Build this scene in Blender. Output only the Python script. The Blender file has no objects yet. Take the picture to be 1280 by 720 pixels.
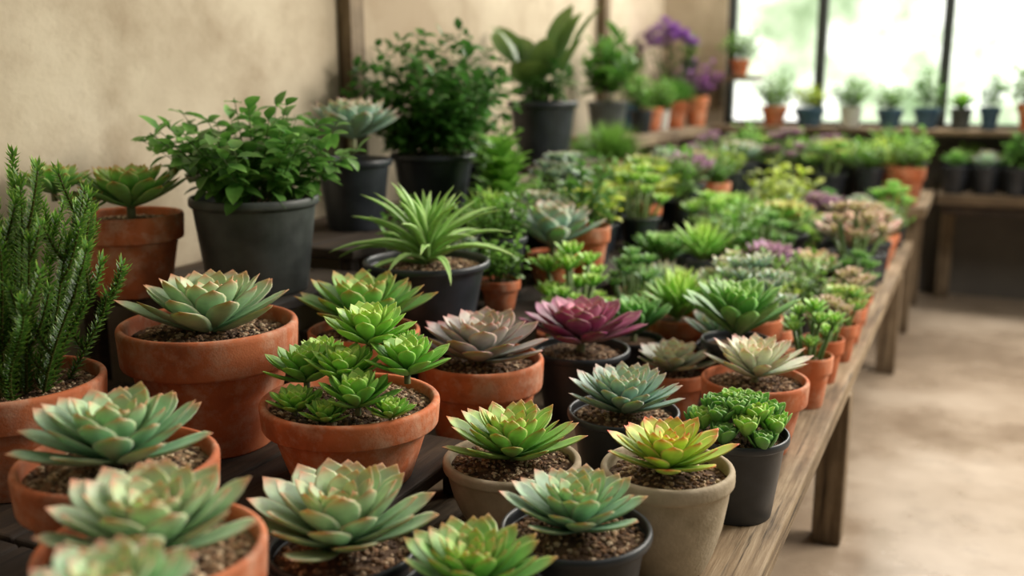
import bpy, math, random
import numpy as np
from mathutils import Matrix, Vector
random.seed(7); rng=np.random.default_rng(7)
SC=bpy.context.scene; COL=SC.collection
def lin(r,g,b):
    o=[]
    for c in (r,g,b):
        c/=255.; o.append(c/12.92 if c<=.04045 else ((c+.055)/1.055)**2.4)
    return np.array(o)
# ------------------------------------------------------------------ materials
def newmat(n):
    m=bpy.data.materials.new(n); m.use_nodes=True; nt=m.node_tree
    return m,nt,nt.nodes['Principled BSDF'],nt.nodes,nt.links
def noise(nd,lk,scale,detail=4,vec=None,rough=.55):
    n=nd.new('ShaderNodeTexNoise'); n.inputs['Scale'].default_value=scale; n.inputs['Detail'].default_value=detail; n.inputs['Roughness'].default_value=rough
    if vec is not None: lk.new(vec,n.inputs['Vector'])
    return n.outputs['Fac']
def ramp(nd,lk,fac,stops):
    r=nd.new('ShaderNodeValToRGB'); e=r.color_ramp.elements
    while len(e)<len(stops): e.new(.5)
    for i,(p,c) in enumerate(stops):
        e[i].position=p; e[i].color=(*c,1)
    lk.new(fac,r.inputs[0]); return r.outputs[0]
def mixc(nd,lk,fac,a,b,mode='MIX'):
    m=nd.new('ShaderNodeMix'); m.data_type='RGBA'; m.blend_type=mode
    for s,v in ((m.inputs[0],fac),(m.inputs[6],a),(m.inputs[7],b)):
        if isinstance(v,bpy.types.NodeSocket): lk.new(v,s)
        elif isinstance(v,(int,float)): s.default_value=v
        else: s.default_value=(*v,1)
    return m.outputs[2]
def bump(nd,lk,h,strength,dist,p):
    b=nd.new('ShaderNodeBump'); b.inputs['Strength'].default_value=strength; b.inputs['Distance'].default_value=dist
    lk.new(h,b.inputs['Height']); lk.new(b.outputs[0],p.inputs['Normal'])
def objvec(nd,lk,scale=(1,1,1)):
    t=nd.new('ShaderNodeTexCoord'); m=nd.new('ShaderNodeMapping'); m.inputs['Scale'].default_value=scale
    lk.new(t.outputs['Object'],m.inputs[0]); return m.outputs[0]
def mat_leaf(name,rough,sss,trans,powder=0.):
    m,nt,p,nd,lk=newmat(name)
    a=nd.new('ShaderNodeAttribute'); a.attribute_name='Col'
    v=objvec(nd,lk)
    n=noise(nd,lk,60,3,v)
    c=mixc(nd,lk,1.0,a.outputs['Color'],ramp(nd,lk,n,[(.3,(.88,.88,.88)),(.7,(1.12,1.12,1.08))]),'MULTIPLY')
    oi=nd.new('ShaderNodeObjectInfo'); hs=nd.new('ShaderNodeHueSaturation')
    mr=nd.new('ShaderNodeMapRange'); mr.inputs[3].default_value=.49; mr.inputs[4].default_value=.515; lk.new(oi.outputs['Random'],mr.inputs[0]); lk.new(mr.outputs[0],hs.inputs['Hue'])
    mr=nd.new('ShaderNodeMapRange'); mr.inputs[3].default_value=1.15; mr.inputs[4].default_value=.92; lk.new(oi.outputs['Random'],mr.inputs[0]); lk.new(mr.outputs[0],hs.inputs['Value'])
    hs.inputs['Saturation'].default_value=1.0
    lk.new(c,hs.inputs['Color']); c=hs.outputs[0]
    if powder:
        n4=noise(nd,lk,24,4,v); c=mixc(nd,lk,ramp(nd,lk,n4,[(.4,(0,0,0)),(.72,(powder,)*3)]),c,lin(196,214,190))
    lk.new(c,p.inputs['Base Color']); p.inputs['Roughness'].default_value=rough
    p.inputs['Specular IOR Level'].default_value=.4
    if sss: 
        p.inputs['Subsurface Weight'].default_value=sss; p.inputs['Subsurface Scale'].default_value=.012
        p.inputs['Subsurface Radius'].default_value=(.6,1,.3)
    if trans:
        t=nd.new('ShaderNodeBsdfTranslucent'); mx=nd.new('ShaderNodeMixShader'); mx.inputs[0].default_value=trans
        lk.new(c,t.inputs[0]); lk.new(p.outputs[0],mx.inputs[1]); lk.new(t.outputs[0],mx.inputs[2])
        lk.new(mx.outputs[0],nd['Material Output'].inputs[0])
    return m
M_SUC=mat_leaf('succulent_leaf',.48,.18,0,.14)
M_LEAF=mat_leaf('thin_leaf',.38,0,.34)
def mat_terra(name,dark):
    m,nt,p,nd,lk=newmat(name)
    v=objvec(nd,lk); 
    oi=nd.new('ShaderNodeObjectInfo'); ad=nd.new('ShaderNodeVectorMath'); ad.operation='ADD'
    sc=nd.new('ShaderNodeVectorMath'); sc.operation='SCALE'; sc.inputs[0].default_value=(7,5,3); lk.new(oi.outputs['Random'],sc.inputs['Scale'])
    lk.new(v,ad.inputs[0]); lk.new(sc.outputs[0],ad.inputs[1]); v=ad.outputs[0]
    n=noise(nd,lk,9,6,v); n2=noise(nd,lk,17,6,v,.72); n3=noise(nd,lk,260,2,v)
    base=ramp(nd,lk,n,[(.25,lin(160,82,46)*dark),(.5,lin(204,112,68)*dark),(.8,lin(224,140,96)*dark)])
    c=mixc(nd,lk,ramp(nd,lk,n2,[(.47,(0,0,0)),(.68,(.65,.65,.65))]),base,lin(224,184,158))
    c=mixc(nd,lk,ramp(nd,lk,noise(nd,lk,6,5,v,.7),[(.5,(0,0,0)),(.7,(.6,.6,.6))]),c,lin(116,68,44))
    hs=nd.new('ShaderNodeHueSaturation'); mr=nd.new('ShaderNodeMapRange'); mr.inputs[3].default_value=.88; mr.inputs[4].default_value=1.15
    lk.new(oi.outputs['Random'],mr.inputs[0]); lk.new(mr.outputs[0],hs.inputs['Value']); lk.new(c,hs.inputs['Color'])
    lk.new(hs.outputs[0],p.inputs['Base Color']); p.inputs['Roughness'].default_value=.8
    bump(nd,lk,n3,.25,.002,p); return m
M_TER=mat_terra('terracotta',1.0)
def mat_simple(name,c1,c2,scale,rough,bs=.2,bd=.002,bscale=200,obj=(1,1,1)):
    m,nt,p,nd,lk=newmat(name); v=objvec(nd,lk,obj); n=noise(nd,lk,scale,5,v)
    lk.new(ramp(nd,lk,n,[(.3,c1),(.72,c2)]),p.inputs['Base Color']); p.inputs['Roughness'].default_value=rough
    if bs: bump(nd,lk,noise(nd,lk,bscale,3,v),bs,bd,p)
    return m
M_BLK=mat_simple('dark_plastic',lin(30,34,40),lin(54,59,67),14,.4,.1,.001,160)
M_GRY=mat_simple('grey_metal_pot',lin(46,50,50),lin(92,97,96),10,.48,.1,.001,120)
M_STN=mat_simple('stoneware',lin(160,144,118),lin(218,202,178),12,.85,.4,.003,140)
M_WHT=mat_simple('white_ceramic',lin(205,205,200),lin(225,225,220),12,.4,0)
M_BLU=mat_simple('blue_glaze',lin(46,76,102),lin(78,110,134),12,.4,0)
POTM={'terracotta':M_TER,'black':M_BLK,'grey':M_GRY,'stone':M_STN,'white':M_WHT,'blue':M_BLU}
m,nt,p,nd,lk=newmat('gritty_soil'); M_SOIL=m
a=nd.new('ShaderNodeAttribute'); a.attribute_name='Col'; v=objvec(nd,lk)
lk.new(mixc(nd,lk,1.,a.outputs['Color'],ramp(nd,lk,noise(nd,lk,300,3,v),[(.3,(.7,.7,.7)),(.7,(1.35,1.35,1.35))]),'MULTIPLY'),p.inputs['Base Color']); p.inputs['Roughness'].default_value=.95
bump(nd,lk,noise(nd,lk,400,3,v),.8,.004,p)
def mat_wood(name,cs,dirn,dark=1.):
    m,nt,p,nd,lk=newmat(name)
    s={'y':(28,1.6,28),'x':(1.6,28,28),'z':(28,28,1.6)}[dirn]
    s3={'y':(60,2.2,60),'x':(2.2,60,60),'z':(60,60,2.2)}[dirn]
    v=objvec(nd,lk,s); v2=objvec(nd,lk); v3=objvec(nd,lk,s3)
    n=noise(nd,lk,1.6,8,v,.65); n2=noise(nd,lk,3.2,5,v2,.65); n3=noise(nd,lk,1.0,4,v3,.6)
    c=ramp(nd,lk,n,[(.28,lin(*cs[0])*dark),(.5,lin(*cs[1])*dark),(.72,lin(*cs[2])*dark)])
    c=mixc(nd,lk,ramp(nd,lk,n2,[(.42,(0,0,0)),(.66,(.75,.75,.75))]),c,lin(*cs[0])*dark)
    c=mixc(nd,lk,ramp(nd,lk,n3,[(.33,(.85,.85,.85)),(.4,(0,0,0))]),c,lin(*cs[0])*.3*dark)
    a=nd.new('ShaderNodeAttribute'); a.attribute_name='Col'
    c=mixc(nd,lk,1.,c,a.outputs['Color'],'MULTIPLY')
    lk.new(c,p.inputs['Base Color']); p.inputs['Roughness'].default_value=.78
    bump(nd,lk,n,.8,.006,p); return m
WC=((84,66,48),(150,128,100),(194,174,146))
M_WY=mat_wood('weathered_wood_y',WC,'y'); M_WX=mat_wood('weathered_wood_x',WC,'x'); M_WZ=mat_wood('weathered_wood_z',WC,'z',.75)
M_WD=mat_wood('dark_wood',((34,26,20),(62,48,36),(94,76,58)),'y')  # darker wood tones for the risers and bench aprons
# ------------------------------------------------------------------ mesh builder
class MB:
    def __init__(s): s.v=[];s.f=[];s.c=[];s.n=0
    def add(s,v,f,c):
        v=np.asarray(v,float).reshape(-1,3); c=np.asarray(c,float)
        if c.ndim==1: c=np.tile(c,(len(v),1))
        s.v.append(v); s.c.append(c); n=s.n
        s.f.extend([tuple(i+n for i in q) for q in f]); s.n+=len(v)
    def mesh(s,name,mat,smooth=True,limx=None):
        me=bpy.data.meshes.new(name); V=np.concatenate(s.v); C=np.concatenate(s.c)
        if limx is not None:   # foliage pressed back by the wall
            k=V[:,0]<limx; V[k,0]=limx+(limx-V[k,0])*.25
        me.from_pydata(V.tolist(),[],s.f)
        at=me.color_attributes.new('Col','FLOAT_COLOR','POINT')
        at.data.foreach_set('color',np.concatenate([np.clip(C,0,4),np.ones((len(C),1))],1).astype(np.float32).ravel())
        me.polygons.foreach_set('use_smooth',[smooth]*len(me.polygons))
        me.materials.append(mat); me.update(); return me
def tubegrid(ns,nc,cap=True):
    f=[]
    for i in range(ns-1):
        for j in range(nc):
            f.append((i*nc+j,i*nc+(j+1)%nc,(i+1)*nc+(j+1)%nc,(i+1)*nc+j))
    if cap: f.append(tuple((ns-1)*nc+j for j in range(nc)))
    return f
TG={}
def sleaf(mb,base,az,e0,e1,L,W,T,ci,cm,ct_,tips,edge=.0,prof='ech',cup=.22,ns=9,nc=10,side=0.):
    s=1-(1-np.linspace(0,1,ns))**1.35
    P={'ech':([0,.15,.35,.58,.74,.85,.92,.965,1],[.42,.5,.76,.98,1.,.8,.48,.15,.012]),
       'lance':([0,.15,.4,.65,.85,1],[.75,.9,1.,.8,.42,.02]),
       'spat':([0,.3,.6,.8,.93,1],[.3,.4,.8,1.,.8,.1])}[prof]
    w=W*.5*np.interp(s,*P); t=T*np.interp(s,[0,.3,.6,.85,1],[.9,1,.85,.5,.06])
    ang=e0+(e1-e0)*s; ds=np.diff(s,prepend=0)*L
    r=np.cumsum(np.cos(ang)*ds); z=np.cumsum(np.sin(ang)*ds)
    ph=np.linspace(0,2*math.pi,nc,endpoint=False)
    cx=np.cos(ph); sx=np.sin(ph); sx=np.where(sx>0,sx*.35,sx)
    X=w[:,None]*cx; N=t[:,None]*sx+cup*w[:,None]*(cx**2)
    Rr=r[:,None]-np.sin(ang)[:,None]*N; Z=z[:,None]+np.cos(ang)[:,None]*N
    X=X+side*L*(s**2)[:,None]
    ca_,sa_=math.cos(az),math.sin(az)
    V=np.stack([base[0]+Rr*ca_-X*sa_, base[1]+Rr*sa_+X*ca_, base[2]+Z],-1)
    k=np.clip(s/.7,0,1)[:,None,None]; c=ci*(1-k)+cm*k
    tt=np.clip((s-.84)/.14,0,1)[:,None]**1.1*tips
    ee=(np.clip((np.abs(cx)-.93)/.07,0,1)[None,:]*edge)*np.clip(s*2-.5,0,1)[:,None]
    q=np.clip(np.maximum(tt+0*ee,ee),0,1)[...,None]
    c=c*(1-q)+ct_*q; c=np.broadcast_to(c,V.shape)
    key=(ns,nc)
    if key not in TG: TG[key]=tubegrid(ns,nc)
    mb.add(V.reshape(-1,3),TG[key],c.reshape(-1,3))
PAL={
 'pale':(lin(204,222,164),lin(120,160,120),lin(180,208,172),lin(212,108,92),.9,.3),
 'mint':(lin(188,218,154),lin(104,154,118),lin(162,202,166),lin(212,108,90),.9,.28),
 'lime':(lin(190,220,118),lin(86,142,68),lin(146,196,108),lin(200,78,58),.8,.3),
 'fresh':(lin(188,222,104),lin(92,154,58),lin(146,200,90),lin(186,140,76),.3,.1),
 'yred':(lin(208,226,110),lin(122,168,66),lin(178,206,94),lin(220,64,44),1.,.5),
 'dusk':(lin(192,188,172),lin(114,136,124),lin(176,168,168),lin(190,96,104),.85,.55),
 'purple':(lin(224,150,166),lin(124,116,104),lin(152,66,108),lin(108,30,70),.8,.6),
 'grey':(lin(180,208,178),lin(104,146,134),lin(162,194,180),lin(200,124,124),.8,.3),
 'pearl':(lin(220,222,192),lin(150,168,144),lin(208,212,194),lin(204,120,112),.85,.4),
 'deep':(lin(144,188,94),lin(56,108,54),lin(98,154,78),lin(140,156,74),.3,.1),
 'mauve':(lin(186,136,170),lin(104,100,112),lin(152,110,146),lin(120,56,98),.6,.35),
 'rose':(lin(208,196,160),lin(132,150,112),lin(184,162,148),lin(184,86,92),.85,.4),
}
def rosette(mb,cen,R,n,pal,wr=.42,T=.035,eo=12,curl=14,prof='ech',hs=1.,ns=10,nc=10,cup=.14,inner=.22,jit=.05,ei=86,ex=.66,lx=.66,up=.2):
    ci,cb,cm,ctp,ts,ed=PAL[pal]; a0=random.random()*6.28
    for i in range(n):
        t=(i+.6)/n
        az=a0+i*2.39996+random.uniform(-.1,.1)
        L=R*(inner+(1.04-inner)*t**lx)*(1+random.uniform(-jit,jit))
        e0=math.radians(ei+(eo-ei)*t**ex+random.uniform(-3,3))
        e1=e0+math.radians(curl*(1 if t>.3 else .2)+random.uniform(-4,6))
        W=L*wr*(1+.25*(1-t)); 
        br=1+random.uniform(-.08,.08)
        k=min(1,t*1.5); c0=(ci*(1-k)+cb*k)*br; c1=(ci*(1-k)+cm*k)*br
        b=(cen[0]+math.cos(az)*.07*R*t, cen[1]+math.sin(az)*.07*R*t, cen[2]+hs*R*(up*(1-t)))
        sleaf(mb,b,az,e0,e1,L,W,T*R*2*(1-.3*t)*.8,c0,c1,ctp,ts,ed,prof,cup,ns,nc,random.uniform(-.05,.05))
    z0=cen[2]-.22*R; th=np.linspace(0,6.283,8,endpoint=False)
    V=[(cen[0]+.07*R*math.cos(a),cen[1]+.07*R*math.sin(a),z) for z in (z0,cen[2]+.1*R) for a in th]
    mb.add(V,tubegrid(2,8),lin(110,110,70))
def tube(mb,pts,r0,r1,c,nc=5):
    pts=np.asarray(pts,float); n=len(pts); T=np.gradient(pts,axis=0); T/=np.linalg.norm(T,axis=1)[:,None]+1e-9
    ref=np.array([.31,.95,.05]); A=np.cross(T,ref); A/=np.linalg.norm(A,axis=1)[:,None]+1e-9; B=np.cross(T,A)
    th=np.linspace(0,2*math.pi,nc,endpoint=False); r=np.linspace(r0,r1,n)
    V=pts[:,None]+r[:,None,None]*(A[:,None]*np.cos(th)[None,:,None]+B[:,None]*np.sin(th)[None,:,None])
    mb.add(V.reshape(-1,3),tubegrid(n,nc),c)
def fleaf(mb,base,az,e0,e1,L,W,c1,c2,prof='ovate',fold=.25,ns=6,roll=0.):
    s=np.linspace(0,1,ns)
    P={'ovate':([0,.12,.38,.7,.9,1],[.06,.5,1,.75,.32,.01]),'lance':([0,.2,.5,.8,1],[.25,.7,1,.55,.01]),'paddle':([0,.2,.5,.75,.92,1],[.15,.4,.85,1,.7,.1]),'blade':([0,.5,1],[1,.8,.03])}[prof]
    w=W*.5*np.interp(s,*P); ang=e0+(e1-e0)*s; ds=np.diff(s,prepend=0)*L
    r=np.cumsum(np.cos(ang)*ds); z=np.cumsum(np.sin(ang)*ds)
    cx=np.array([-1,0,1.]); X=w[:,None]*cx; N=fold*w[:,None]*np.abs(cx)+roll*X
    Rr=r[:,None]-np.sin(ang)[:,None]*N; Z=z[:,None]+np.cos(ang)[:,None]*N
    ca_,sa_=math.cos(az),math.sin(az)
    V=np.stack([base[0]+Rr*ca_-X*sa_,base[1]+Rr*sa_+X*ca_,base[2]+Z],-1)
    key=('f',ns)
    if key not in TG: TG[key]=[(i*3+j,i*3+j+1,i*3+j+4,i*3+j+3) for i in range(ns-1) for j in (0,1)]
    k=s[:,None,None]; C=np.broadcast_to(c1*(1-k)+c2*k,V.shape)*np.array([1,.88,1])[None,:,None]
    mb.add(V.reshape(-1,3),TG[key],C.reshape(-1,3))
def bush(mb,cen,h,spread,nst,lps,L,W,c1,c2,prof='ovate',r0=.03,elev=(-25,45),stemc=lin(84,104,52),pairs=True,s0=.2,fold=.25,sr=.0022,off=(0,0)):
    for i in range(nst):
        az=i*2.39996+random.uniform(-.3,.3); q=math.sqrt((i+.5)/nst)
        sp=spread*q*random.uniform(.8,1.1); hh=h*(1-.45*q*q)*random.uniform(.7,1.08)
        s=np.linspace(0,1,7)
        x=cen[0]+r0*q*math.cos(az)+sp*math.cos(az)*s**1.3+off[0]*s; y=cen[1]+r0*q*math.sin(az)+sp*math.sin(az)*s**1.3+off[1]*s
        z=cen[2]+hh*(s*1.15-.15*s*s)
        pts=np.stack([x,y,z],1); tube(mb,pts,sr,sr*.4,stemc,4)
        for k in range(lps):
            u=s0+(1-s0)*(k+.5)/lps; p=[np.interp(u,s,pts[:,j]) for j in range(3)]
            la=k*1.571+random.uniform(-.4,.4)+az
            for d in ((0,math.pi) if pairs else (0,)):
                l=L*random.uniform(.6,1.1)*(1-.25*u); e=math.radians(random.uniform(*elev)+25*(u>.85))
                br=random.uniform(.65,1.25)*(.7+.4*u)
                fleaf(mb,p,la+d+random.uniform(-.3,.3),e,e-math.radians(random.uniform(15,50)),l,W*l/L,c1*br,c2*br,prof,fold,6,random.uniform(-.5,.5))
def needles(mb,cen,h,spread,nst,c1,c2,nl=.014,dens=1/.0011,r0=.05,branch=2,thick=1.):
    def stem(pts,ln):
        tube(mb,pts,.003*thick,.0015,lin(96,92,50),4)
        n=int(ln*dens); P=len(pts); u=np.linspace(.02,1,n); q=np.linspace(0,1,P)
        C=np.stack([np.interp(u,q,pts[:,j]) for j in range(3)],1); T=pts[-1]-pts[0]; T/=np.linalg.norm(T)
        A=np.cross(T,[.3,.9,.1]); A/=np.linalg.norm(A); B=np.cross(T,A)
        for k in range(n):
            a=k*2.39996; d=A*math.cos(a)+B*math.sin(a); l=nl*random.uniform(.7,1.1)*(1-.25*u[k]); up=.6+.7*(u[k]>.95)
            b=C[k]+d*.001; tip=b+d*l*.85+T*l*up; sd=np.cross(d,T)*.0023*thick
            m=(b+tip)/2+d*.001
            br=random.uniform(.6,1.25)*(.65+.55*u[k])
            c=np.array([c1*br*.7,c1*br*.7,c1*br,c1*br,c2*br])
            mb.add([b-sd*.6,b+sd*.6,m+sd,m-sd,tip],[(0,1,2,3),(3,2,4)],c)
    for i in range(nst):
        az=i*2.39996+.4; q=math.sqrt((i+.5)/nst); sp=spread*q*random.uniform(.8,1.2); hh=h*(1-.5*q)*random.uniform(.8,1.1)
        s=np.linspace(0,1,8); wob=random.uniform(-.012,.012)
        pts=np.stack([cen[0]+r0*q*math.cos(az)+sp*math.cos(az)*s+wob*np.sin(s*5),cen[1]+r0*q*math.sin(az)+sp*math.sin(az)*s+wob*np.cos(s*4),cen[2]+hh*s],1)
        stem(pts,hh)
        for b in range(branch):
            k=random.randint(1,6); ba=random.uniform(0,6.28); l=hh*random.uniform(.2,.4)
            s2=np.linspace(0,1,5); o=pts[k]
            bp=np.stack([o[0]+math.cos(ba)*l*.45*s2**.7,o[1]+math.sin(ba)*l*.45*s2**.7,o[2]+l*s2],1); stem(bp,l)
# ------------------------------------------------------------------ objects helpers
def link(o): COL.objects.link(o); return o
def obj(name,me,parent=None,loc=(0,0,0)):
    o=bpy.data.objects.new(name,me); link(o); o.location=loc
    if parent: o.parent=parent
    return o
def empty(name,loc,label,cat,group=None):
    e=bpy.data.objects.new(name,None); e.empty_display_size=.05; link(e); e.location=loc
    e['label']=label; e['category']=cat
    if group: e['group']=group
    return e
PROF={
 'terracotta':[(0,0),(.62,0),(.655,.004),(.67,.02),(.76,.3),(.865,.66),(.87,.675),(.95,.682),(.972,.69),(.98,.71),(1,.95),(.997,.975),(.985,.992),(.965,1),(.94,1),(.92,.99),(.91,.96),(.9,.86),(.88,.78)],
 'black':[(0,0),(.68,0),(.705,.006),(.715,.02),(.8,.4),(.9,.88),(.905,.895),(.97,.9),(.992,.91),(1,.93),(1,.965),(.993,.988),(.975,1),(.95,1),(.93,.99),(.92,.95),(.9,.85),(.88,.78)],
 'stone':[(0,0),(.56,0),(.6,.006),(.63,.03),(.74,.2),(.85,.45),(.92,.72),(.935,.83),(.945,.845),(.98,.85),(.996,.865),(1,.89),(1,.95),(.995,.975),(.98,.993),(.955,1),(.92,1),(.9,.985),(.89,.95),(.88,.8)]}
PROF['grey']=[(0,0),(.74,0),(.765,.008),(.775,.03),(.86,.45),(.94,.88),(.945,.9),(.98,.905),(.996,.92),(1,.94),(.997,.98),(.98,1),(.955,1),(.94,.985),(.93,.9),(.9,.8)]
PROF['white']=PROF['grey']; PROF['blue']=PROF['terracotta']
ICO=None
def ico():
    global ICO
    if ICO is None:
        p=(1+5**.5)/2
        v=np.array([(-1,p,0),(1,p,0),(-1,-p,0),(1,-p,0),(0,-1,p),(0,1,p),(0,-1,-p),(0,1,-p),(p,0,-1),(p,0,1),(-p,0,-1),(-p,0,1)],float); v/=np.linalg.norm(v[0])
        f=[(0,11,5),(0,5,1),(0,1,7),(0,7,10),(0,10,11),(1,5,9),(5,11,4),(11,10,2),(10,7,6),(7,1,8),(3,9,4),(3,4,2),(3,2,6),(3,6,8),(3,8,9),(4,9,5),(2,4,11),(6,2,10),(8,6,7),(9,8,1)]
        ICO=(v,f)
    return ICO
CACHE={}
def pot_mesh(kind,R,H,hero):
    k=('p',kind,round(R,3),round(H,3),hero)
    if k in CACHE: return CACHE[k]
    seg=64 if hero else 28; pr=PROF[kind]; mb=MB(); th=np.linspace(0,2*math.pi,seg,endpoint=False)
    V=[];ph=[random.random()*6 for _ in range(4)]
    for r,z in pr:
        wob=1+(.004*np.sin(2*th+ph[0])+.003*np.sin(3*th+ph[1]) if kind!='black' else 0*th)
        V+= [(r*R*w*math.cos(a),r*R*w*math.sin(a),z*H) for a,w in zip(th,np.broadcast_to(wob,th.shape))]
    mb.add(V,tubegrid(len(pr),seg,False),np.ones(3))
    me=mb.mesh(kind+'_pot_shell',POTM[kind]); CACHE[k]=me; return me
SL=.875
def soil_mesh(kind,R,H,hero,tone=0):
    k=('s',kind,round(R,3),round(H,3),hero,tone)
    if k in CACHE: return CACHE[k]
    mb=MB(); seg=32 if hero else 16; nr=9 if hero else 4; rs=R*.9; z0=H*SL
    base=lin(96,72,54) if tone==0 else lin(144,120,94)
    V=[(0,0,z0+.008*R/.1)]
    for i in range(1,nr+1):
        for j in range(seg):
            q=i/nr; a=j/seg*6.28318
            V.append((rs*q*math.cos(a),rs*q*math.sin(a),z0+(.008*(1-q*q)+random.uniform(-.0015,.0015))*R/.1))
    F=[(0,1+j,1+(j+1)%seg) for j in range(seg)]
    for i in range(nr-1):
        for j in range(seg): F.append((1+i*seg+j,1+(i+1)*seg+j,1+(i+1)*seg+(j+1)%seg,1+i*seg+(j+1)%seg))
    mb.add(V,F,base)
    if hero:
        iv,fi=ico(); n=int(620*min(1.6,(R/.12)**2))
        for _ in range(n):
            q=math.sqrt(random.random())*.96; a=random.random()*6.283; s=random.uniform(.002,.0058)
            sc=np.array([random.uniform(.7,1.3),random.uniform(.7,1.3),random.uniform(.5,.9)])*s
            v=iv*sc*(1+rng.uniform(-.18,.18,(12,1)))
            an=random.random()*6.28; c_,s_=math.cos(an),math.sin(an)
            v=np.stack([v[:,0]*c_-v[:,1]*s_,v[:,0]*s_+v[:,1]*c_,v[:,2]],1)
            v+=np.array([rs*q*math.cos(a),rs*q*math.sin(a),z0+.008*(1-q*q)*R/.1+.001])
            col=random.choice([lin(96,72,54),lin(134,106,80),lin(178,148,118),lin(214,190,160),lin(148,112,84),lin(80,62,50)])*random.uniform(.85,1.2)
            if tone: col=col*1.25
            mb.add(v,fi,col)
    me=mb.mesh('grit',M_SOIL,False); CACHE[k]=me; return me
PLACED=[]
PN={'terracotta':'terracotta','black':'black','grey':'grey','stone':'stoneware','white':'white','blue':'blue'}
def potted(name,kind,x,y,z,D,H,plants,label,cat,group=None,hero=True,tone=0,rot=0.):
    R=D/2; e=empty(name,(x,y,z),label,cat,group); e.rotation_euler[2]=rot
    obj('pot',pot_mesh(kind,R,H,hero),e); obj('soil',soil_mesh(kind,R,H,hero,tone),e)
    for (pn,me,loc,sc) in plants:
        o=obj(pn,me,e,(loc[0],loc[1],H*.9+loc[2])); o.scale=(sc,sc,sc)
    PLACED.append((x,y,z,R)); return e
def ros(R,n,pal,**k):
    mb=MB(); rosette(mb,(0,0,R*.1),R,n,pal,**k); return mb.mesh('rosette_leaves',M_SUC)
# ------------------------------------------------------------------ room
def box(mb,a,b,c=np.ones(3),bev=0.):
    (x0,y0,z0),(x1,y1,z1)=a,b
    V=[(x,y,z) for z in (z0,z1) for y in (y0,y1) for x in (x0,x1)]
    mb.add(V,[(0,2,3,1),(4,5,7,6),(0,1,5,4),(2,6,7,3),(0,4,6,2),(1,3,7,5)],c)
def struct(name,me):
    o=obj(name,me); o['kind']='structure'; return o
WX=-1.95; WY=6.5
m,nt,p,nd,lk=newmat('plaster'); M_PL=m
v=objvec(nd,lk); n1=noise(nd,lk,1.1,6,v,.6); n2=noise(nd,lk,4,8,v,.7); n3=noise(nd,lk,40,4,v)
c=ramp(nd,lk,n1,[(.3,lin(170,152,128)),(.52,lin(206,192,168)),(.72,lin(224,212,190))])
c=mixc(nd,lk,ramp(nd,lk,n2,[(.46,(0,0,0)),(.7,(.65,.65,.65))]),c,lin(156,136,110))
lk.new(c,p.inputs['Base Color']); p.inputs['Roughness'].default_value=.92; bump(nd,lk,n2,.5,.012,p)
m,nt,p,nd,lk=newmat('lower_wall_grey'); M_LW=m
v=objvec(nd,lk); n1=noise(nd,lk,1.6,6,v,.6)
lk.new(ramp(nd,lk,n1,[(.3,lin(86,82,78)),(.7,lin(118,112,104))]),p.inputs['Base Color']); p.inputs['Roughness'].default_value=.9
m,nt,p,nd,lk=newmat('concrete_floor'); M_FL=m
v=objvec(nd,lk); n1=noise(nd,lk,1.1,7,v,.62); n2=noise(nd,lk,7,6,v,.7)
c=ramp(nd,lk,n1,[(.28,lin(128,110,92)),(.5,lin(168,150,130)),(.74,lin(194,178,158))])
c=mixc(nd,lk,ramp(nd,lk,n2,[(.52,(0,0,0)),(.72,(.4,.4,.4))]),c,lin(122,104,86))
lk.new(c,p.inputs['Base Color']); lk.new(ramp(nd,lk,n1,[(.35,(.12,.12,.12)),(.65,(.5,.5,.5))]),p.inputs['Roughness']); bump(nd,lk,n2,.08,.004,p)
mb=MB(); box(mb,(-2.2,-2.5,-.1),(5,7,0)); struct('floor',mb.mesh('floor',M_FL,False))
mb=MB(); box(mb,(WX-.2,-2.5,0),(WX,WY+.2,3.2)); struct('wall_left',mb.mesh('wall_left',M_PL,False))
mb=MB(); box(mb,(WX,WY,.97),(-1.53,WY+.2,3.2)); box(mb,(-1.53,WY,2.7),(5,WY+.2,3.2)); box(mb,(WX,WY,0),(5,WY+.2,.97))
me=mb.mesh('wall_back',M_PL,False); me.materials.append(M_LW)
for f in list(me.polygons)[12:]: f.material_index=1
struct('wall_back',me)
M_FR=mat_simple('dark_window_frame',lin(44,48,48),lin(60,64,64),10,.5,0)
m,nt,p,nd,lk=newmat('window_glass'); M_GL=m
tr=nd.new('ShaderNodeBsdfTransparent'); gl=nd.new('ShaderNodeBsdfGlossy'); gl.inputs['Roughness'].default_value=.02; mx=nd.new('ShaderNodeMixShader'); mx.inputs[0].default_value=.05
lk.new(tr.outputs[0],mx.inputs[1]); lk.new(gl.outputs[0],mx.inputs[2]); lk.new(mx.outputs[0],nd['Material Output'].inputs[0])
mb=MB(); X0=-1.53
for x in [X0+.02,-.95,-.235,.48,1.2,1.92,2.64,3.36]: box(mb,(x-.028,WY+.02,.97),(x+.028,WY+.09,2.7))
box(mb,(X0,WY+.02,.97),(4.9,WY+.09,1.02)); box(mb,(X0,WY+.02,2.64),(4.9,WY+.09,2.7))
wf=struct('window_1',mb.mesh('window_frame',M_FR,False))
mb=MB(); box(mb,(X0,WY+.05,1.0),(4.9,WY+.056,2.66)); g=obj('glass',mb.mesh('glass',M_GL,False),wf)
for i,y in enumerate((2.86,5.3)):
    mb=MB(); box(mb,(WX,y-.04,0),(WX+.05,y+.04,3.2)); struct('trim_%d'%(i+1),mb.mesh('post',M_WZ,False))
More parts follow.
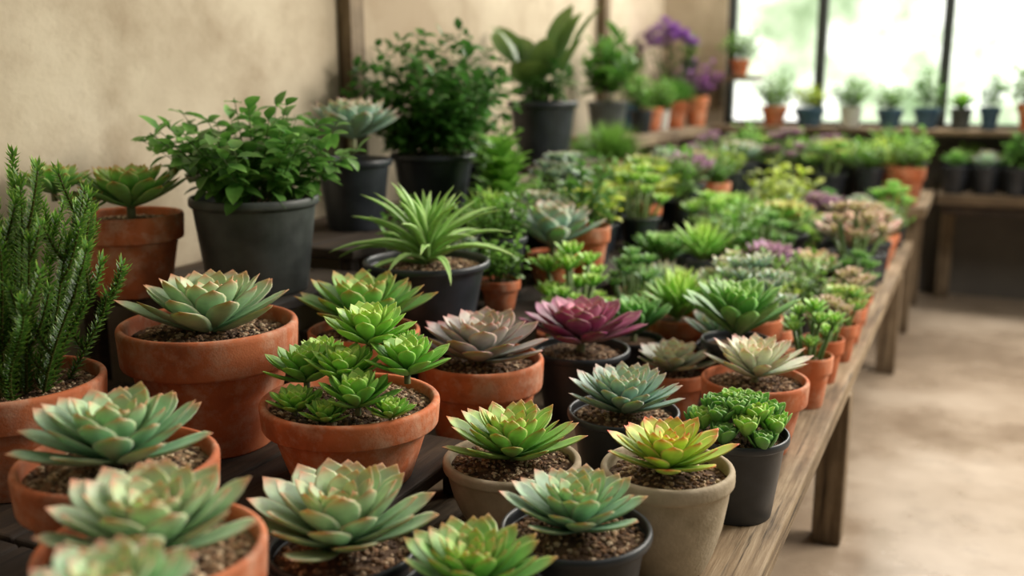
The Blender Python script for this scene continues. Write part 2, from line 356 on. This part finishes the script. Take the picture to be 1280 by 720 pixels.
# ------------------------------------------------------------------ furniture
def boards(mb,x0,x1,y0,y1,z0,z1,n,along='y',gap=.006):
    for i in range(n):
        c=np.ones(3)*random.uniform(.75,1.1)
        if along=='y':
            w=(x1-x0)/n; box(mb,(x0+i*w+gap/2,y0+random.uniform(0,.006),z0),(x0+(i+1)*w-gap/2,y1,z1),c)
        else:
            w=(y1-y0)/n; box(mb,(x0,y0+i*w+gap/2,z0),(x1,y0+(i+1)*w-gap/2,z1),c)
def bevel(o,w=.004):
    b=o.modifiers.new('b','BEVEL'); b.width=w; b.segments=2; b.limit_method='ANGLE'
def table(label,x0,x1,y0,y1,z,nb,legs,th=.045,apron=.07,mat=None,legw=.075,base=0.,name='wooden_bench',cat='bench',along='y'):
    e=empty(name,((x0+x1)/2,(y0+y1)/2,base),label,cat); ox,oy,oz=e.location
    mb=MB(); boards(mb,x0-ox,x1-ox,y0-oy,y1-oy,z-th-oz,z-oz,nb,along)
    t=obj('tabletop',mb.mesh('planks',mat or (M_WY if along=='y' else M_WX),False),e); bevel(t,.005)
    if apron:
        mb=MB(); zz=z-th-oz-.001
        for xa in (x0+.035,x1-.115): box(mb,(xa-ox,y0+.03-oy,zz-apron),(xa+.028-ox,y1-.03-oy,zz))
        for ya in (y0+.03,y1-.055): box(mb,(x0+.064-ox,ya-oy,zz-apron),(x1-.116-ox,ya+.025-oy,zz))
        a=obj('apron',mb.mesh('apron',mat or M_WD,False),e); bevel(a)
    for lx,ly in legs:
        mb=MB(); h=z-th-base; box(mb,(-legw/2,-legw/2,0),(legw/2,legw/2,h-.002)); l=obj('leg',mb.mesh('leg',M_WZ if not mat else mat,False),e,(lx-ox,ly-oy,0)); bevel(l,.006)
    return e
EX=-.262
table('long weathered plank bench crowded with potted succulents',WX+.02,EX,.3,5.26,.5,9,[(EX-.04,.45),(EX-.04,2.78),(EX-.04,4.6),(WX+.1,.45),(WX+.1,2.72),(WX+.1,4.5)],th=.05,apron=.07,legw=.08)
table('raised weathered plank bench continuing towards the window',WX+.02,-.215,5.3,6.2,.66,8,[(-.3,5.4),(-.3,6.1),(WX+.1,5.4),(WX+.1,6.1)],th=.05,apron=.06)
table('grey wooden bench along the wall under the window',-.2,2.6,6.0,6.46,.66,3,[(-.14,6.4),(1.2,6.4),(2.5,6.4)],th=.06,apron=.05,along='x')
e=empty('window_ledge',(0,6.35,.97),'long narrow plank ledge at the window sill','ledge')
mb=MB(); box(mb,(-1.52,-.17,-.0),(2.6,.145,.03)); o=obj('board',mb.mesh('board',M_WX,False),e); bevel(o)
for x in (-1.2,-.3,.6,1.5,2.4):
    mb=MB(); box(mb,(x-.02,-.14,-.03),(x+.02,.145,-.001)); box(mb,(x-.02,.11,-.22),(x+.02,.145,-.031)); obj('bracket',mb.mesh('bracket',M_WZ,False),e)
def riser(label,x0,x1,y0,y1,z,nb,legs=True,base=.5,mat=M_WD,th=.028):
    lg=[(x0+.03,y0+.03),(x1-.035,y0+.03),(x0+.03,y1-.03),(x1-.035,y1-.03)]
    return table(label,x0,x1,y0,y1,z,nb,lg,th=th,apron=0,mat=mat,legw=.04,base=base,name='plant_riser',cat='riser')
riser('low dark plank riser under terracotta bowls',-1.93,-.62,.35,.955,.6,8)
riser('low dark plank riser under large terracotta pots',-1.93,-.84,.96,1.64,.6,7)
riser('short dark plank step behind the terracotta pots',-1.38,-1.085,1.645,1.875,.6,2)
riser('weathered plank step carrying small succulents',-1.45,-1.0,1.88,5.2,.7,3)
riser('wooden plank step against the plaster wall',-1.93,-1.4,1.66,2.14,.8,3)
riser('wooden plank shelf step under black nursery pots',-1.93,-1.47,2.16,3.5,.85,3)
riser('wooden stand under a large black planter',-1.93,-1.47,3.55,4.1,.95,3)
riser('wooden stand with small terracotta pots',-1.93,-1.47,4.14,4.66,.8,3)
e=empty('plant_shelf',(WX,5.5,1.0),'weathered wooden shelf on the plaster wall holding pots','shelf')
mb=MB(); boards(mb,.055,.42,-.8,.65,-.05,0,3); o=obj('board',mb.mesh('board',M_WY,False),e); bevel(o)
for y in (-.7,0,.6):
    mb=MB(); box(mb,(.055,y-.025,-.1),(.4,y+.025,-.051)); box(mb,(.0,y-.025,-.3),(.05,y+.025,-.101)); obj('bracket',mb.mesh('bracket',M_WZ,False),e)
e=empty('corner_shelf',(-1.6,6.36,1.3),'small wooden corner shelf beside the window','shelf')
mb=MB(); box(mb,(-.3,-.13,-.03),(.32,.13,0)); obj('board',mb.mesh('board',M_WX,False),e)
for x in (-.2,.05):
    mb=MB(); box(mb,(x-.015,.09,-.2),(x+.015,.135,-.031)); obj('bracket',mb.mesh('bracket',M_WZ,False),e)
# ------------------------------------------------------------------ hero plants
def H1(name,kind,x,y,z,D,k,R,n,pal,label,tone=0,rz=0,**kw):
    potted(name,kind,x,y,z,D,D*k,[('rosette',ros(R,n,pal,**kw),(0,0,rz),1)],label,'potted plant',None,True,tone)
N='potted_succulent'
H1(N,'terracotta',-.69,.60,.6,.165,1.32,.095,46,'mint','bright green succulent rosette in a small tall terracotta pot')
H1(N,'terracotta',-.83,.79,.6,.26,.66,.132,48,'pale','large pale green echeveria with pink tips in a wide terracotta pot',1,-.01,wr=.42,eo=14)
H1(N,'terracotta',-1.05,.95,.6,.275,.66,.136,48,'mint','pale green echeveria rosette in a terracotta pot of grit',1,.0,wr=.4,eo=12)
H1(N,'terracotta',-1.31,1.43,.6,.335,.72,.165,44,'pale','pale green red-tipped echeveria in a large terracotta pot',0,-.012,wr=.38,eo=12)
H1(N,'black',-.77,1.08,.5,.215,.7,.148,54,'pale','wide pale green echeveria spilling over a black pot',0,.0,wr=.4,eo=14)
H1(N,'terracotta',-1.17,1.75,.6,.24,.7,.16,44,'lime','green red-tipped rosette in a terracotta pot behind larger ones',0,.01,wr=.36,eo=12)
H1(N,'terracotta',-.94,1.85,.5,.275,.75,.152,46,'dusk','dusky grey-pink echeveria rosette in a terracotta pot',0,.0,wr=.42,eo=8)
H1(N,'stone',-.72,1.54,.5,.25,.5,.132,54,'lime','bright green rosette with red tips in a low stoneware bowl',0,0,wr=.32,eo=12)
H1(N,'black',-.49,1.27,.5,.225,.68,.116,50,'mint','mint green pink-tipped rosette in a black plastic pot',0,0,wr=.36,eo=14)
H1(N,'black',-.555,1.065,.5,.20,.7,.112,56,'lime','fresh green rosette with red tips in a black pot',0,0,wr=.34,eo=16)
H1(N,'stone',-.42,1.50,.5,.22,.8,.113,46,'yred','yellow-green rosette with red tips in a tall stoneware pot',0,0,wr=.36,eo=10)
H1(N,'black',-.60,1.81,.5,.225,.66,.124,60,'grey','grey-green echeveria rosette in a black pot',0,.0,wr=.31,eo=14)
H1(N,'black',-.82,2.14,.5,.235,.72,.155,52,'purple','deep purple echeveria rosette in a black pot',0,.015,wr=.4,eo=10)
H1(N,'terracotta',-.40,2.10,.5,.23,.7,.122,46,'pearl','pale pearly echeveria rosette in a terracotta pot at the bench edge',0,.008,wr=.3,eo=14)
H1(N,'terracotta',-.62,2.24,.5,.16,.7,.10,42,'pearl','pale pinkish green rosette in a small terracotta pot')
R=.08; pl=[]
for (dx,dy,s,hz) in ((-.085,-.01,1.05,.03),(.06,-.065,.95,.02),(.0,.065,1.15,.09),(.1,.03,1.05,.055),(.0,-.01,.95,.045),(-.05,-.09,.7,.005),(.12,-.06,.55,.01),(.04,.1,.7,.07),(-.11,.07,.7,.045),(.02,-.1,.6,.0)):
    pl.append(('rosette',ros(R*s,34,'fresh',wr=.4,eo=14,inner=.4,T=.05),(dx,dy,hz),1))
potted('potted_succulent_cluster','terracotta',-.97,1.40,.6,.315,.145,pl,'cluster of bright green rosettes in a wide terracotta bowl','potted plant')
pl=[]
for i in range(19):
    a=i*2.4; q=.082*math.sqrt((i+.3)/19.); pl.append(('rosette',ros(.044,20,random.choice(['deep','fresh','deep']),wr=.6,eo=34,inner=.45,T=.07,curl=30,ns=7,nc=8,cup=.3),(q*math.cos(a),q*math.sin(a),.05*(1-(i/19)**1.3)-.004),1))
potted('potted_houseleek','black',-.36,1.755,.5,.188,.16,pl,'dense green mounded houseleek in a black pot','potted plant')
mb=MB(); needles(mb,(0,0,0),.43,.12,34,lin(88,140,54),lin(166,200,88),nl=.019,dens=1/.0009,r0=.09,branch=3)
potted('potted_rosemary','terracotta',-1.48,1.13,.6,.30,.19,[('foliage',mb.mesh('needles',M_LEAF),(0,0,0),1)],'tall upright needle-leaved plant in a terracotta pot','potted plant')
mb=MB()
for i in range(42):
    t=(i+.5)/42; az=i*2.39996; e0=math.radians(88-50*t); L=.12+.12*t**.5
    sleaf(mb,(0,0,.05*(1-t)),az,e0,e0-math.radians(24+55*t),L*random.uniform(.85,1.15),.02,.006,lin(136,172,92),lin(154,196,110),lin(190,206,124),.4,.2,'lance',.5,9,8,random.uniform(-.2,.2))
potted('potted_aloe','black',-1.18,2.04,.7,.305,.17,[('foliage',mb.mesh('aloe_leaves',M_SUC),(0,0,0),1)],'spiky arching green aloe in a wide black pot','potted plant')
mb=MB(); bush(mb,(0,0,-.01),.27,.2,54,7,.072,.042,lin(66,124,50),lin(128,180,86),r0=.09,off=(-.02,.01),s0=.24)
potted('potted_herb','grey',-1.54,1.86,.8,.30,.225,[('foliage',mb.mesh('herb_leaves',M_LEAF,True,-.36),(0,0,0),1)],'bushy broad-leaved green herb in a dark grey pot','potted plant')
potted(N,'terracotta',-1.775,1.70,.8,.245,.19,[('rosette',ros(.135,60,'lime',wr=.34,eo=14),(.05,-.04,.03),1),('rosette',ros(.09,44,'lime',wr=.36,eo=14),(-.06,-.15,.07),1),('rosette',ros(.07,36,'lime',wr=.36,eo=14),(.0,-.13,.03),1)],'green rosettes in a terracotta pot beside the wall','potted plant')
potted(N,'black',-1.69,2.5,.85,.23,.21,[('rosette',ros(.155,56,'grey',wr=.38,eo=16,inner=.34),(.02,-.03,.07),1)],'grey-green rosette in a tall black nursery pot','potted plant')
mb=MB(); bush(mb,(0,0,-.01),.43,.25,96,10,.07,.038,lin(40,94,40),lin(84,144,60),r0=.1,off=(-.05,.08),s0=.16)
potted('potted_shrub','black',-1.64,2.89,.85,.285,.2,[('foliage',mb.mesh('shrub_leaves',M_LEAF,True,-.24),(0,0,0),1)],'dense dark green leafy shrub in a black pot by the wall','potted plant')
mb=MB()
for sx,sy,sh in ((0,0,1.),(.03,-.02,.8),(-.03,.02,.85)):
    for k in range(9):
        for j in range(4):
            az=j*1.5708+k*.6+sx*9; e=math.radians(random.uniform(30,60)); fleaf(mb,(sx,sy,.034*k*sh),az,e,e-.5,.13*(1-.03*k),.052,lin(84,144,52)*random.uniform(.8,1.15),lin(146,198,86),'ovate',.3,7)
    tube(mb,[(sx,sy,0),(sx,sy,.15*sh),(sx,sy,.3*sh)],.006,.004,lin(90,120,50))
potted('potted_foliage_plant','terracotta',-1.37,2.85,.7,.15,.115,[('foliage',mb.mesh('whorled_leaves',M_LEAF),(0,0,0),1)],'tall lush green leafy plant in a small terracotta pot','potted plant')
mb=MB()
for i in range(11):
    az=i*2.4; e=math.radians(random.uniform(55,88)); b=(.05*math.cos(az),.05*math.sin(az),0); L=random.uniform(.2,.44)
    l1=L*.45; d=(b[0]+math.cos(e)*l1*math.cos(az),b[1]+math.cos(e)*l1*math.sin(az),math.sin(e)*l1)
    tube(mb,[b,d],.006,.004,lin(90,120,60)); br=random.uniform(.75,1.1)
    fleaf(mb,d,az,e,e-.45,L*.58,.12,lin(70,108,50)*br,lin(130,150,80)*br,'ovate',.3,8,random.uniform(-.6,.6))
bush(mb,(0,0,0),.2,.12,16,4,.1,.05,lin(60,104,44),lin(110,150,70),r0=.05)
potted('potted_broadleaf','black',-1.63,3.78,.95,.29,.25,[('foliage',mb.mesh('paddle_leaves',M_LEAF,True,-.27),(0,0,0),1)],'upright broad-leaved plant in a large black planter','potted plant')
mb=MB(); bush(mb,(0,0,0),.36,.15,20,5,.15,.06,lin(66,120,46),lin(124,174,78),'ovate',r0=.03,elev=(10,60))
LUSH=mb.mesh('lush_leaves',M_LEAF,True,-.11)
potted('potted_foliage_plant','grey',-1.77,4.95,1.0,.215,.17,[('foliage',LUSH,(0,0,0),1)],'lush broad green leaves in a taupe-grey pot on the wall shelf','potted plant')
# ------------------------------------------------------------------ shared plant prototypes (unit radius)
def proto(fn,mat): mb=MB(); fn(mb); return mb.mesh('plant_leaves',mat)
PR={}
def rp(key,n,pal,**kw): PR[key]=proto(lambda mb: rosette(mb,(0,0,.2),1.,n,pal,ns=7,nc=6,up=.35,**kw),M_SUC)
rp('r_grey',44,'grey',eo=20); rp('r_pale',44,'pale',eo=20); rp('r_lime',44,'lime',eo=24); rp('r_fresh',50,'fresh',wr=.34,eo=28); rp('r_deep',50,'deep',wr=.3,eo=28,curl=6)
rp('r_mauve',44,'mauve',eo=20); rp('r_rose',44,'rose',eo=20); rp('r_yred',44,'yred',eo=24); rp('r_pearl',44,'pearl',wr=.34,eo=20); rp('r_purple',44,'purple',eo=18)
def spiky(pal,n=50):
    def f(mb): rosette(mb,(0,0,.1),1.,n,pal,wr=.19,eo=32,curl=-10,prof='lance',ns=6,nc=6,inner=.55,ei=88,jit=.15,hs=1.5)
    return f
PR['spiky']=proto(spiky('fresh'),M_SUC); PR['spiky_deep']=proto(spiky('deep'),M_SUC); PR['spiky_grey']=proto(spiky('grey'),M_SUC)
def clus(pal,n=10,r=.5,hh=.75,wr=.38):
    def f(mb):
        for i in range(n):
            a=i*2.4; q=.1+.7*math.sqrt(i/n); z=.3+hh*1.35*(1-i/n)+random.uniform(0,.35)
            rosette(mb,(q*math.cos(a),q*math.sin(a),z),r*random.uniform(.8,1.15),20,pal,eo=22,ns=6,nc=6,wr=wr)
            tube(mb,[(q*.5*math.cos(a),q*.5*math.sin(a),-.05),(q*math.cos(a),q*math.sin(a),z)],.06,.05,lin(96,120,60))
    return f
for k,pa,n_,r_,h_ in (('c_fresh','fresh',9,.52,.7),('c_lime','lime',7,.6,.5),('c_grey','grey',12,.42,.6),('c_deep','deep',14,.38,.8),('c_rose','rose',9,.48,.6),('c_pale','pale',6,.62,.45),('c_mauve','mauve',8,.5,.6)): PR[k]=proto(clus(pa,n_,r_,h_),M_SUC)
def jade(c1,c2,L=.34,W=.2,nst=14,h=1.5,sp=.8,lps=5,prof='paddle'):
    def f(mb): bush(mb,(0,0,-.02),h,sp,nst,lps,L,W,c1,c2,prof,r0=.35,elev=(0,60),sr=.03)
    return f
PR['jade']=proto(jade(lin(80,136,54),lin(148,194,86),.38,.24,18,1.6,.85,6),M_LEAF); PR['jade_y']=proto(jade(lin(136,176,56),lin(204,220,94),.42,.26,16),M_LEAF)
PR['herb']=proto(jade(lin(76,130,50),lin(144,190,84),.46,.22,20,1.8,1.,6,'ovate'),M_LEAF)
PR['purple']=proto(jade(lin(110,56,116),lin(182,118,188),.36,.2,18,1.6,.9,6,'ovate'),M_LEAF)
PR['paddle']=proto(jade(lin(146,184,58),lin(210,222,82),.7,.55,8,1.5,.6,2,'paddle'),M_LEAF)
PR['upright']=proto(jade(lin(78,138,58),lin(154,202,96),.8,.24,11,2.2,.5,5,'lance'),M_LEAF)
def grass(mb):
    for i in range(520):
        a=random.random()*6.28; e=math.radians(random.uniform(15,90)); q=random.random()*.4
        br=random.uniform(.7,1.2); fleaf(mb,(q*math.cos(a),q*math.sin(a),0),a,e,e-.25,random.uniform(.9,1.25),.06,lin(70,118,46)*br,lin(126,176,80)*br,'blade',.1,3)
PR['grass']=proto(grass,M_LEAF)
def flower(mb):
    jade(lin(60,100,50),lin(110,150,80),.4,.16,12,2.0,.7,4,'ovate')(mb)
    for i in range(44):
        a=i*2.4; q=1.0*math.sqrt(i/44.); z=2.3-.7*q*q+random.uniform(-.2,.25)
        for j in range(14):
            b=j*.7; fleaf(mb,(q*math.cos(a),q*math.sin(a),z+random.uniform(-.12,.12)),b,random.uniform(-.2,1.2),0.,.26,.18,lin(124,66,158),lin(190,140,214),'ovate',.2,4)
PR['flower']=proto(flower,M_LEAF)
DESC={'r_purple':'purple succulent rosette','c_pale':'clustered pale green rosettes','c_mauve':'clustered mauve rosettes','r_grey':'grey-green succulent rosette','r_pale':'pale green succulent rosette','r_lime':'lime green succulent rosette','r_fresh':'bright green succulent rosette','r_deep':'dark green pointed rosette','r_mauve':'mauve succulent rosette','r_rose':'rosy pink succulent rosette','r_yred':'yellow-green red-tipped rosette','r_pearl':'pale pearly rosette','spiky':'spiky bright green succulent','spiky_deep':'spiky dark green succulent','spiky_grey':'spiky grey-green succulent','c_fresh':'clustered bright green rosettes','c_lime':'clustered lime green rosettes','c_grey':'clustered grey-green rosettes','c_deep':'clustered dark green rosettes','c_rose':'clustered pinkish rosettes','jade':'small green jade shrub','jade_y':'yellow-green jade shrub','herb':'leafy green herb','purple':'purple-leaved plant','paddle':'yellow-green paddle-leaved succulent','upright':'upright green long-leaved plant','grass':'tuft of grassy leaves','flower':'purple-flowering green plant'}
def small(key,kind,x,y,z,D,H,sc,where,group=None,dz=.0):
    nm='potted_plant' if key in('herb','purple','upright','grass','flower','jade','jade_y') else 'potted_succulent'
    r=max(.03,round(D/2/.005)*.005); h=round(H/.01)*.01
    potted(nm,kind,x,y,z,2*r,h,[('rosette' if key[:2]=='r_' else 'foliage',PR[key],(0,0,dz),sc)],'%s in %s pot %s'%(DESC[key],('a '+PN[kind]),where),'potted plant',group,False,0,random.uniform(0,6.28))
S=small
G='succulents along the bench edge'
S('c_fresh','terracotta',-.34,2.45,.5,.12,.13,.085,'at the bench edge',G)
S('c_rose','terracotta',-.335,2.67,.5,.11,.12,.08,'at the bench edge',G)
S('c_lime','terracotta',-.32,2.90,.5,.10,.11,.08,'at the bench edge',G)
S('c_rose','terracotta',-.325,3.12,.5,.11,.11,.085,'at the bench edge',G)
S('c_deep','terracotta',-.33,3.36,.5,.11,.11,.085,'at the bench edge',G)
S('r_rose','black',-.38,3.78,.5,.21,.17,.17,'at the bench edge')
S('r_deep','terracotta',-.97,3.3,.5,.18,.14,.15,'on the bench')
S('c_deep','terracotta',-.90,2.78,.5,.11,.14,.1,'on the bench')
S('r_grey','terracotta',-1.12,2.68,.7,.16,.09,.16,'on the plank step')
S('jade','terracotta',-1.11,2.30,.7,.11,.08,.08,'on the plank step')
S('c_grey','black',-1.33,3.27,.7,.185,.17,.12,'on the plank step')
S('upright','black',-1.34,3.66,.7,.15,.14,.09,'on the plank step')
S('grass','terracotta',-1.55,4.37,.8,.12,.14,.16,'on the wooden stand')
S('paddle','black',-1.13,3.05,.7,.13,.12,.13,'on the plank step')
S('paddle','terracotta',-1.13,3.6,.7,.13,.13,.15,'on the plank step')
S('jade','black',-1.3,2.52,.7,.14,.1,.1,'on the plank step')
S('herb','black',-1.33,3.06,.7,.14,.12,.1,'on the plank step')
S('jade_y','black',-.80,4.6,.5,.22,.2,.17,'on the bench')
S('r_deep','black',-.78,2.42,.5,.16,.13,.12,'on the bench')
S('spiky','terracotta',-.72,2.62,.5,.16,.15,.14,'on the bench')
S('c_fresh','black',-.98,2.5,.5,.17,.16,.12,'on the bench')
S('r_grey','black',-.56,2.48,.5,.14,.12,.11,'on the bench')
S('r_mauve','black',-.60,3.3,.5,.16,.15,.13,'on the bench')
S('r_mauve','black',-1.13,4.2,.7,.16,.15,.15,'on the plank step')
S('c_mauve','black',-.96,5.5,.66,.18,.16,.14,'on the raised bench')
S('c_mauve','terracotta',-1.38,5.6,.66,.18,.16,.12,'on the raised bench')
G='potted plants on the wall shelf'
S('upright','black',-1.66,5.18,1.0,.13,.12,.09,'on the wall shelf',G); S('jade','terracotta',-1.66,5.38,1.0,.12,.13,.12,'on the wall shelf',G)
S('herb','white',-1.66,5.55,1.0,.10,.11,.1,'on the wall shelf',G); S('grass','terracotta',-1.65,5.78,1.0,.16,.16,.14,'on the wall shelf',G)
S('flower','black',-1.745,5.97,1.0,.14,.22,.17,'on the wall shelf',G); S('purple','terracotta',-1.6,6.09,1.0,.15,.18,.15,'on the wall shelf',G)
S('upright','blue',-1.8,5.4,1.0,.12,.15,.11,'on the wall shelf',G)
S('herb','terracotta',-1.4,6.34,1.3,.12,.1,.11,'on the corner shelf'); S('upright','black',-1.72,6.34,1.3,.12,.1,.08,'on the corner shelf')
G='small pots on the window ledge'
for key,kind,x,D,H,sc in (('herb','terracotta',-1.17,.16,.12,.12),('jade_y','blue',-.96,.18,.11,.11),('herb','white',-.72,.13,.12,.11),('jade','blue',-.5,.15,.11,.1),('upright','blue',-.3,.15,.12,.11),('spiky','grey',-.12,.12,.12,.1),('upright','blue',.03,.11,.13,.09),('herb','terracotta',.24,.16,.15,.14),('jade','terracotta',.5,.16,.12,.1),('r_grey','blue',.8,.15,.1,.1)):
    S(key,kind,x,6.31,1.0,D,H,sc,'on the window ledge',G)
G='dark pots on the bench under the window'
for i in range(11):
    S(['spiky_deep','spiky_grey','upright','jade','c_deep'][i%5],'black',-.12+.155*i,6.08,.66,.15,.15,.1,'on the window bench',G)
for i in range(9):
    S(['jade','spiky_deep','herb'][i%3],'black',-.05+.17*i,6.26,.66,.14,.15,.085,'on the window bench',G)
def fill(x0,x1,y0,y1,z,keys,kinds,dr,step,where,group,hk=.9,f1=.85,f2=.68):
    y=y0; row=0; bag=[]
    while y<=y1:
        n=max(1,int((x1-x0)/step+.5))
        for i in range(n+1):
            x=x0+(x1-x0)*(i+.5*(row%2)*.6)/n+random.uniform(-.015,.015); yy=y+random.uniform(-.02,.02)
            if x>x1+.01: continue
            D=random.choice(dr)
            ok=False
            for D in (D,dr[0],dr[0]*.75):
                if not any(math.hypot(x-a,yy-b)<(D/2+r)*.95 and abs(z-c)<.12 for a,b,c,r in PLACED): ok=True; break
            if not ok: continue
            if not bag: bag=list(keys); random.shuffle(bag)
            k=bag.pop(); sc=D*f1 if k[:2] in('r_','sp') else D*f2
            S(k,random.choice(kinds),x,yy,z,D,D*hk*random.uniform(.75,1.45),sc*random.uniform(.85,1.15),where,group)
        y+=step*.9; row+=1
MIX=['r_grey','r_fresh','r_deep','c_fresh','c_lime','c_grey','spiky','jade','r_lime','spiky_grey','r_mauve','c_pale','herb','jade_y','c_rose','r_pale','c_deep','c_fresh','spiky','r_grey','c_lime','c_grey','jade','spiky_deep','herb']
fill(-.95,-.36,2.34,5.15,.5,MIX,['terracotta','black','black'],[.13,.15,.17],.165,'on the crowded bench','succulents crowding the long bench')
fill(-1.38,-1.08,2.3,5.1,.7,['c_fresh','jade','herb','c_grey','spiky','r_grey','herb','upright','jade_y','r_lime','c_lime','r_pale'],['terracotta','black','black'],[.13,.15],.15,'on the plank step','plants on the plank step')
fill(-1.4,-.34,5.42,6.1,.66,['jade','herb','c_fresh','jade_y','spiky','upright','c_lime','jade','herb','c_pale','c_mauve'],['black','black','terracotta'],[.16,.19],.19,'on the raised bench','plants on the raised bench',.85,.8,.7)
fill(-1.62,-1.58,3.2,3.42,.85,['herb','jade'],['black'],[.16],.18,'by the plaster wall',None)
fill(-1.75,-1.58,4.22,4.6,.8,['herb','jade','jade'],['black'],[.14],.18,'by the plaster wall',None,.8,.6,.5)
# ------------------------------------------------------------------ world & lights
w=bpy.data.worlds.new('outside'); SC.world=w; w.use_nodes=True; nt=w.node_tree; nd=nt.nodes; lk=nt.links; bg=nd['Background']
tc=nd.new('ShaderNodeTexCoord'); sp=nd.new('ShaderNodeSeparateXYZ'); lk.new(tc.outputs['Generated'],sp.inputs[0])
n=noise(nd,lk,11,6,tc.outputs['Generated'],.7)
c=ramp(nd,lk,n,[(.36,lin(132,156,116)),(.47,lin(190,206,172)),(.57,lin(255,255,248))])
c2=mixc(nd,lk,ramp(nd,lk,sp.outputs['Z'],[(.25,(0,0,0)),(.6,(1,1,1))]),c,lin(255,244,228))
lk.new(c2,bg.inputs[0])
mr=nd.new('ShaderNodeMapRange'); mr.inputs[1].default_value=-.1; mr.inputs[2].default_value=1; mr.inputs[3].default_value=.15; mr.inputs[4].default_value=2.3
lk.new(sp.outputs['Y'],mr.inputs[0]); lk.new(mr.outputs[0],bg.inputs[1])
def area(name,loc,target,size,power,col):
    l=bpy.data.lights.new(name,'AREA'); l.shape='RECTANGLE'; l.size=size[0]; l.size_y=size[1]; l.energy=power; l.color=col
    o=bpy.data.objects.new(name,l); link(o); o.location=loc; o.rotation_euler=(Vector(target)-Vector(loc)).to_track_quat('-Z','Y').to_euler(); return o
area('added_soft_right',(1.5,3.6,2.6),(-.6,2.0,.5),(1.4,.9),112,(1,.92,.81))  # added area lamp out of view, soft light from the upper right
area('added_soft_back',(-.2,6.2,2.9),(-.9,3.,.6),(2.6,1.0),140,(1,.95,.87))  # added area lamp inside the room, above the view, boosts light from window side
# ------------------------------------------------------------------ camera
cd=bpy.data.cameras.new('camera'); cd.lens=35; cd.sensor_width=36; cam=bpy.data.objects.new('camera',cd); link(cam)
cam.location=(0,0,1.3); cam.rotation_euler=(math.radians(90-12.03),0,math.radians(25.06))
cd.dof.use_dof=True; cd.dof.focus_distance=1.75; cd.dof.aperture_fstop=1.7
SC.camera=cam
SC.view_settings.view_transform='Standard'
